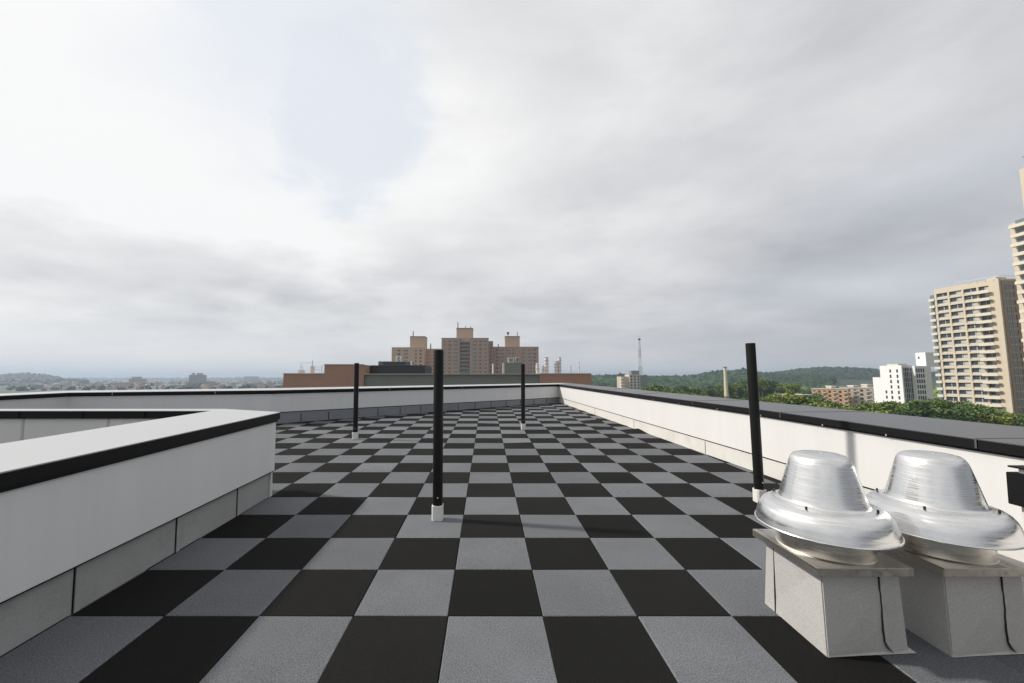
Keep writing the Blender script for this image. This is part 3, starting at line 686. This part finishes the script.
block('apartment_block', 'ochre and brown apartment block with dark windows behind the tree row', 'apartment building', 814.5, 842.5, 389.2, D4, 14, 'ochre', 7, balc=True, turn=-.75)
block('apartment_block', 'sand coloured apartment block touching the white office building', 'apartment building', 842.8, 871.6, 388, D4+3, 14, 'sand', 6, balc=True, turn=-.75)
for (x, y, lab) in ((833, 386.5, 'small pale stair tower on the ochre apartment roof'), (855, 386, 'low pale roof hut on the sand coloured apartments'), (869, 384.8, 'square pale stair tower at the right end of the sand apartments')):
    t = thing('stair_tower', lab, 'roof hut', (X(x, D4+6), D4+6, Z(389, D4)))
    m = MB(); m.box(X(x-2.3, D4+6), X(x+2.3, D4+6), D4+6, D4+11, Z(389.3, D4)+.6, Z(y, D4)); part(m, 'wall', M['sand'], t)
    m = MB(); m.box(X(x-2.7, D4+6), X(x+2.7, D4+6), D4+5.7, D4+11.3, Z(y, D4)+.001, Z(y, D4)+.35); part(m, 'roof', M['white'], t)
block('low_building', 'long low white roofed shed among trees left of the ochre apartments', 'low building', 795, 815, 395.3, 280, 18, 'white', 5, wf=.4)
# grey-white block with dark plant room, and its lattice mast
gb = block('apartment_block', 'grey and white block with dark rooftop plant room beside the lattice mast', 'apartment building', 629.5, 640.2, 374.8, 420, 14, 'trim', 3, glass='glass', wf=.45, ybot=392)
m = MB(); m.box(X(640.3, 420), X(646.8, 420), 420, 436, GZ, Z(375.3, 420)); part(m, 'dark_wing', M['wall_grey'], gb)
m = MB(); m.box(X(621.5, 421), X(629.4, 421), 422, 436, GZ, Z(376.5, 420)); part(m, 'side_wing', M['sand'], gb)
m = MB(); m.box(X(631.5, 424), X(639.2, 424), 424, 432, Z(374.8, 420), Z(370.6, 420)); part(m, 'plant_room', M['wall_grey'], gb)
for k in range(4):
    m = MB(); m.box(X(620.5, 421), X(624, 421), 419.5, 421.9, Z(379+k*3, 420), Z(378+k*3, 420)); part(m, 'balcony', M['white'], gb)
t = thing('lattice_mast', 'tall thin grey lattice radio mast rising behind the grey block', 'radio mast', (X(640.4, 470), 470, GZ))
zt = Z(338.5, 470); zb = GZ; m = MB(); xm = X(640.6, 470)
def mw(z): return 1.7*(1-(z-zb)/(zt-zb))+.55
zs = np.linspace(zb, zt, 30)
for i in range(29):
    a, b_ = mw(zs[i]), mw(zs[i+1])
    ca = [(xm+a*s, 470+a*q, zs[i]) for s, q in ((-1, -1), (1, -1), (1, 1), (-1, 1))]; cb_ = [(xm+b_*s, 470+b_*q, zs[i+1]) for s, q in ((-1, -1), (1, -1), (1, 1), (-1, 1))]
    for k in range(4): m.tube(ca[k], cb_[k], .16, 4, i//4 % 2); m.tube(ca[k], cb_[(k+1) % 4], .10, 4, i//4 % 2); m.tube(cb_[k], cb_[(k+1) % 4], .10, 4, i//4 % 2)
M['mast_red'] = material('grey_mast_paint', (.36, .33, .33), .6)
part(m, 'lattice', [M['steel_white'], M['mast_red']], t)
m = MB(); m.tube((xm, 470, zt), (xm, 470, zt+3), .12); m.box(xm-1.1, xm+1.1, 469.2, 470.8, zt-1.6, zt-.2); part(m, 'antenna', M['charcoal'], t)
# brick chimney
Dc = 260.
t = thing('chimney_stack', 'tall tapering tan brick factory chimney rising from the trees', 'chimney', (X(725.5, Dc), Dc, GZ))
m = MB(); zc = Z(368, Dc); m.cyl(X(725.5, Dc), Dc, GZ, zc, 1.55, .82, n=20); part(m, 'shaft', M['beige'], t, smooth=True)
m = MB(); m.cyl(X(725.5, Dc), Dc, zc+.001, zc+.7, 1.05, 1.1, n=20); part(m, 'crown', M['wall_grey'], t)

# ------------------------------------------------------------------ low buildings, right distance
def house(name, x, D, w_, h, dep, wall, roof, label, group, gable=False, shared={}):
    key = (w_, h, dep, wall, roof, gable)
    if key not in shared:
        m1 = MB(); m1.box(-w_/2, w_/2, 0, dep, 0, h); m2 = MB()
        if gable: m2.add([(-w_/2-.3, -.3, h+.001), (w_/2+.3, -.3, h+.001), (w_/2+.3, dep+.3, h+.001), (-w_/2-.3, dep+.3, h+.001), (-w_/2-.3, dep/2, h+2.6), (w_/2+.3, dep/2, h+2.6)], [(0, 1, 5, 4), (2, 3, 4, 5), (1, 2, 5), (3, 0, 4), (3, 2, 1, 0)])
        else: m2.box(-w_/2-.2, w_/2+.2, -.2, dep+.2, h+.001, h+.5)
        m3 = MB()
        for k in range(int(w_//4)):
            for r in range(max(1, int(h//3.2))): m3.box(-w_/2+1.2+k*4, -w_/2+3.0+k*4, -.08, .05, 1+r*3.2, 2.6+r*3.2)
        shared[key] = [m1, m2, m3, None]
    s = shared[key]
    t = bpy.data.objects.new(name, None); COL.objects.link(t); t.location = (x, D, GZ); t.rotation_euler = (0, 0, rng.uniform(-1.3, .1)); tag(t, label, name.replace('_', ' '), group)
    if s[3] is None:
        a = s[0].build('wall', M[wall], t); b_ = s[1].build('roof', M[roof], t); c = s[2].build('window_row', M['glass'], t); s[3] = (a, b_, c)
    else:
        for q in s[3]: c = q.copy(); COL.objects.link(c); c.parent = t
    return t
M['roof_red'] = material('terracotta_roofing', (.30, .15, .10), .8); M['roof_white'] = material('pale_roofing', (.62, .62, .60), .7)
kinds = [(14, 6, 10, 'white', 'roof_white', False), (22, 9, 14, 'sand', 'roof_grey', False), (12, 7, 9, 'trim', 'roof_red', True), (30, 7, 18, 'white', 'roof_white', False), (18, 12, 12, 'brick_tan', 'roof_grey', False), (26, 10, 14, 'roof_grey', 'roof_white', False), (16, 15, 12, 'trim', 'trim', False)]
knm = ['small white flat roofed house', 'sand coloured mid sized building with grey roof', 'pale house with red pitched roof', 'wide low white hall', 'tan brick building with grey roof', 'grey building with pale roof', 'pale square taller building']
for i in range(230):
    D = 900*(4.0 ** (rng.rand()**1.2)); hp = rng.uniform(-60, 283); x = X(hp, D)
    k = rng.choice(7, p=[.24, .13, .10, .17, .11, .13, .12])
    zone = 'below the left ridge' if hp < 75 else 'left of the pinkish hazy block' if hp < 129 else 'between the two hazy blocks' if hp < 195 else 'just left of the brown building'
    dist = 'nearer rows' if D < 1400 else 'middle distance' if D < 2200 else 'farthest rows'
    house('distant_building', x, D, kinds[k][0], kinds[k][1], kinds[k][2], kinds[k][3], kinds[k][4], '%s %s, %s' % (knm[k], zone, dist), '%ss %s, %s' % (knm[k], zone, dist), kinds[k][5])
for i in range(46):
    if i < 16: px_ = rng.uniform(592, 622); D = rng.uniform(600, 1100)
    else: px_ = rng.uniform(645, 712); D = rng.uniform(430, 700)
    k = rng.choice([0, 1, 3, 4, 5]); zn = 'left of the grey mast block' if px_ < 607 else 'touching the grey mast block' if px_ < 640 else 'just right of the lattice mast' if px_ < 665 else 'midway from mast to chimney' if px_ < 690 else 'close to the factory chimney'; zd = 'nearer' if D < (800 if i < 16 else 540) else 'farther'
    house('town_building', X(px_, D), D, kinds[k][0], kinds[k][1], kinds[k][2], kinds[k][3], kinds[k][4], '%s %s, %s' % (knm[k], zn, zd), '%ss %s, %s' % (knm[k], zn, zd), kinds[k][5])
block('hazy_block', 'hazy blue grey slab block with three stubby roof stacks on the left skyline', 'apartment building', 189, 201, 375, 1500, 30, 'roof_grey', 6, wf=.5, ybot=388, trim='roof_grey')
hb = [o for o in COL.objects if o.name.startswith('hazy_block')][0]
for x in (192, 197, 200):
    m = MB(); m.box(X(x-1, 1500), X(x+.6, 1500), 1502, 1512, Z(375, 1500), Z(373, 1500)); part(m, 'roof_stack', M['brick'], hb)
block('hazy_block', 'pinkish stepped hazy building on the left skyline', 'building', 129, 139.5, 379, 1400, 30, 'brick', 5, wf=.5, ybot=388, trim='brick')
hb = [o for o in COL.objects if o.name.startswith('hazy_block')][-1]
m = MB(); m.box(X(131.5, 1400), X(137, 1400), 1401, 1420, Z(379, 1400), Z(376.7, 1400)); part(m, 'upper_storey', M['brick'], hb)
block('hazy_block', 'wide faint grey block on skyline just left of the brown building', 'building', 244, 256, 376.5, 3000, 40, 'roof_grey', 0, trim='roof_grey')
block('hazy_block', 'low reddish warehouse in haze, left of the pinkish stepped building', 'warehouse', 110, 124.5, 382.6, 1250, 30, 'brick', 6, ybot=388, trim='brick')
block('hazy_block', 'mid sized dark hazy block right of the slab block with stacks', 'building', 200.8, 209, 381.5, 1150, 30, 'brick', 5, ybot=388, trim='roof_grey')
block('hazy_block', 'pale hazy block near the left ridge foot', 'building', 64, 66, 383, 1100, 20, 'white', 2, ybot=388)

# ------------------------------------------------------------------ vegetation
def leafmat(name, c1, c2):
    m = material(name, c1, .7, var=.25, vscale=.35, attr='tone', spec=.25)
    return m
M['leaf'] = leafmat('leaves_mid_green', (.10, .145, .034), None); M['leaf_yellow'] = leafmat('leaves_yellow_green', (.165, .205, .042), None); M['leaf_dark'] = leafmat('leaves_dark_green', (.050, .085, .026), None)
M['forest'] = leafmat('forest_canopy', (.016, .036, .014), None); M['bark'] = material('bark', (.09, .07, .05), .9, var=.3)
def crown_mesh(seed, n, R, H, leaf, mat):
    r = np.random.RandomState(seed); lobes = [(r.uniform(-.55, .55)*R, r.uniform(-.55, .55)*R, r.uniform(.15, .85)*H, r.uniform(.3, .55)*R) for _ in range(13)]
    P = []; tn = []
    for i in range(n):
        l = lobes[r.randint(13)]; d = r.normal(size=3); d /= np.linalg.norm(d); rad = l[3]*r.rand()**.33*(1+.15*r.normal())
        c = np.array([l[0], l[1], l[2]])+d*rad*np.array([1, 1, .8])
        a = r.normal(size=3); a /= np.linalg.norm(a); b_ = np.cross(a, r.normal(size=3)); b_ /= np.linalg.norm(b_); s = leaf*r.uniform(.6, 1.3)
        P += [c-a*s-b_*s*.6, c+a*s-b_*s*.6, c+a*s*.8+b_*s*.6, c-a*s*.8+b_*s*.6]; tn.append(r.uniform(.6, 1.5))
    me = bpy.data.meshes.new('crown'); me.from_pydata([tuple(p) for p in P], [], [(4*i, 4*i+1, 4*i+2, 4*i+3) for i in range(n)]); me.materials.append(M[mat])
    a = me.attributes.new('tone', 'FLOAT', 'FACE'); a.data.foreach_set('value', tn); return me
protos = []
for s, (R, H, mat, n, lf) in enumerate([(4.2, 6.5, 'leaf', 2600, .30), (3.4, 5.5, 'leaf_yellow', 2000, .28), (4.8, 8.5, 'leaf_dark', 3000, .32), (3.0, 9.5, 'leaf', 2200, .28)]):
    cm = crown_mesh(20+s, n, R, H, lf, mat)
    th = 12; m = MB(); m.cyl(0, 0, -th, H*.55, .38, .12, n=8)
    for k in range(6):
        a = k*1.05+s; z0 = -.5+k*.4; m.tube((0, 0, z0), (math.cos(a)*R*.55, math.sin(a)*R*.55, z0+H*.35), .09, 5)
    to = m.build('trunk', M['bark']); tm = to.data; bpy.data.objects.remove(to)
    protos.append((cm, tm, H))
names = [('broadleaf_tree', 'mid green bushy tree'), ('broadleaf_tree', 'yellow green rounded tree'), ('broadleaf_tree', 'dark green dense tree'), ('columnar_tree', 'tall narrow green tree')]
ORD = {}
def tree(px_, ytop, D, k, where, scale=1.0):
    cm, tm, H = protos[k]; x = X(px_, D); z = Z(ytop, D, px_)-H*scale*.93
    t = bpy.data.objects.new(names[k][0], None); COL.objects.link(t); t.location = (x, D, GZ)
    zone = next(z_ for lim, z_ in ((690, 'left of the factory chimney'), (728, 'at the factory chimney foot'), (770, 'behind the rightmost black post'), (815, 'left of the ochre apartments'), (872, 'below the ochre apartments'),
        (932, 'before the white office building'), (1013, 'before the beige apartment tower'), (9999, 'below the edge tower')) if px_ < lim)
    key = (names[k][1], where, zone); ORD[key] = ORD.get(key, 0)+1
    od = ['leftmost', 'second from left', 'third from left', 'fourth from left', 'fifth from left', 'sixth from left', 'seventh from left', 'eighth from left', 'ninth from left', 'tenth from left'][min(ORD[key], 10)-1]
    tag(t, '%s %s %s, %s' % (od, names[k][1], zone, where), 'tree', names[k][1]+'s in the '+where)
    for nm, mesh_ in (('crown', cm), ('trunk', tm)):
        o = bpy.data.objects.new(nm, mesh_); COL.objects.link(o); o.parent = t; o.location = (0, 0, z-GZ); o.rotation_euler = (0, 0, rng.uniform(0, 6)); o.scale = (scale, scale, scale)
        if nm == 'trunk': o.scale = (scale, scale, max(1.0, (z-GZ)/12.))
    return t
tab = [(592, 390), (640, 389), (690, 393), (715, 398), (735, 399), (775, 393), (800, 397), (840, 403), (860, 405.5), (880, 403.5), (905, 404.5), (925, 400), (945, 401.5), (975, 406), (1000, 412), (1024, 416), (1120, 420)]
def interp(tb, x): return float(np.interp(x, [a for a, _ in tb], [b_ for _, b_ in tb]))
px_ = 640
while px_ < 1110:
    D = rng.uniform(115, 160); k = rng.choice([0, 1, 2], p=[.45, .3, .25])
    tree(px_, interp(tab, px_)+rng.uniform(-1.5, 3), D, k, 'back row', rng.uniform(.8, 1.1)); px_ += rng.uniform(5.5, 10)
px_ = 640
while px_ < 1110:
    D = rng.uniform(95, 115); tree(px_, interp(tab, px_)+rng.uniform(4, 9), D, rng.choice([0, 2, 1]), 'front row', rng.uniform(.8, 1.1)); px_ += rng.uniform(8, 13)
tab2 = [(640, 386), (700, 387), (730, 384), (765, 379), (790, 384), (812, 392), (830, 393), (880, 392), (1000, 390)]
px_ = 648
while px_ < 816:
    D = rng.uniform(270, 420); k = rng.choice([0, 1, 2, 3], p=[.35, .2, .3, .15])
    tree(px_, interp(tab2, px_)+rng.uniform(-1, 4), D, k, 'far wood', rng.uniform(1.2, 1.7)); px_ += rng.uniform(2.5, 4.5)
# far woods on the hills: one canopy of clumps over a terrain sheet
ICO = bmesh.new(); bmesh.ops.create_icosphere(ICO, subdivisions=1, radius=1); IV = np.array([v.co[:] for v in ICO.verts]); IF = np.array([[v.index for v in f.verts] for f in ICO.faces]); ICO.free()
def canopy(name, P, R, mat, tones, kind='stuff'):
    n = len(P); V = np.zeros((n, len(IV), 3)); 
    jit = 1+.35*rng.normal(size=(n, len(IV), 1))*.6
    V = P[:, None, :]+IV[None]*jit*np.array(R)[:, None, None]*np.array([1, 1, .8])
    Fc = (IF[None]+np.arange(n)[:, None, None]*len(IV)).reshape(-1, 3)
    me = bpy.data.meshes.new(name); me.from_pydata(V.reshape(-1, 3).tolist(), [], Fc.tolist()); me.materials.append(M[mat])
    a = me.attributes.new('tone', 'FLOAT', 'FACE'); a.data.foreach_set('value', (np.repeat(tones, len(IF))*rng.uniform(.8, 1.25, n*len(IF))).tolist())
    o = bpy.data.objects.new(name, me); COL.objects.link(o); o['kind'] = kind; return o
def hill(name, prof, Dc, wy, x0, x1, nb_, R, mat, seed, tone=1.0, drop=8):
    """profile of skyline heights at distance Dc; a gaussian ridge of half-width wy"""
    xs = np.array([X(a, Dc) for a, _ in prof]); zs_ = np.array([Z(b_, Dc, a) for a, b_ in prof])-drop
    def hz(x, y):
        base = np.interp(x*Dc/y, xs, zs_)
        k = np.exp(-((y-Dc)/wy)**2); z = GZ+(np.maximum(base-GZ, 1))*k
        return z+3*np.sin(x*.021+seed)*np.cos(y*.017)*k
    gx = np.linspace(X(x0, Dc)*1.15-50, X(x1, Dc)*1.15+50, 70); gy = np.linspace(Dc-2.2*wy, Dc+2.2*wy, 40)
    V = [(a, b_, float(hz(a, b_))-(1.5 if abs(b_-Dc) < 2*wy else 4)) for b_ in gy for a in gx]; Fq = [(j*70+i, j*70+i+1, (j+1)*70+i+1, (j+1)*70+i) for j in range(39) for i in range(69)]
    m = MB(); m.add(V, Fq); struct(m.build(name, M['forest_floor']))
    y = rng.uniform(Dc-1.7*wy, Dc+.5*wy, nb_); pxs = rng.uniform(x0, x1, nb_); x = (pxs-PCX)/F*y
    P = np.stack([x, y, hz(x, y)+R*.45], 1)
    low = np.sin(x*.011+1)*np.cos(y*.013)*.25+1
    return canopy('woodland', P, rng.uniform(.6, 1.25, nb_)*R, mat, low*rng.uniform(.6, 1.5, nb_)*tone)
M['forest_floor'] = material('forest_floor', (.03, .05, .02), .9, var=.3, vscale=.02)
hill('hill', [(560, 380), (591, 375.5), (620, 374.8), (650, 376), (660, 376.3), (685, 376.5), (700, 374.5), (720, 370.5), (745, 369.5), (765, 373), (780, 375), (1100, 378)], 850, 200, 560, 830, 5200, 6.5, 'forest', 2, tone=1.25)
hill('hill', [(680, 378), (765, 374), (788, 371.2), (805, 368.6), (828, 366.8), (853, 367.8), (876, 370), (930, 372), (1000, 371), (1150, 375)], 1250, 240, 690, 1120, 6500, 7.5, 'forest', 5, tone=.9)
hill('hill', [(-160, 377), (0, 376), (20, 375.2), (45, 376.4), (62, 379), (75, 386), (90, 389)], 2200, 350, -160, 88, 1300, 15, 'forest', 9, tone=.8, drop=9)
hill('hill', [(-200, 379), (100, 379.2), (180, 379.2), (250, 378.8), (300, 379), (420, 380), (560, 380), (640, 378)], 5200, 500, -200, 640, 2500, 22, 'forest', 3, drop=10)
n = 5000; y = rng.uniform(420, 760, n); pxs = rng.uniform(585, 1120, n); P = np.stack([(pxs-PCX)/F*y, y, np.full(n, GZ+4.)+rng.uniform(-1, 5, n)], 1)
canopy('woodland', P, rng.uniform(3, 7, n), 'leaf', rng.uniform(.5, 1.3, n))
n = 1100; y = 800*(4.5**rng.rand(n)); pxs = rng.uniform(-80, 590, n); P = np.stack([(pxs-PCX)/F*y, y, np.full(n, GZ+2.)+rng.uniform(-1, 4, n)], 1)
canopy('woodland', P, rng.uniform(3, 8, n), 'forest', rng.uniform(.6, 1.4, n))

# ------------------------------------------------------------------ the air
h = MB(); h.box(-11000, 11000, -2500, 9000, GZ-1, 92); ho = h.build('haze', bpy.data.materials.new('haze')); struct(ho, 'stuff')
hm = ho.data.materials[0]; hm.use_nodes = True; t = hm.node_tree; t.nodes.clear()
vo = t.nodes.new('ShaderNodeVolumePrincipled'); vo.inputs['Density'].default_value = .00023; vo.inputs['Color'].default_value = (.64, .765, .92, 1); vo.inputs['Anisotropy'].default_value = 0.2
oo = t.nodes.new('ShaderNodeOutputMaterial'); t.links.new(vo.outputs[0], oo.inputs['Volume'])
for o in COL.objects:
    if '_b' in o: del o['_b']
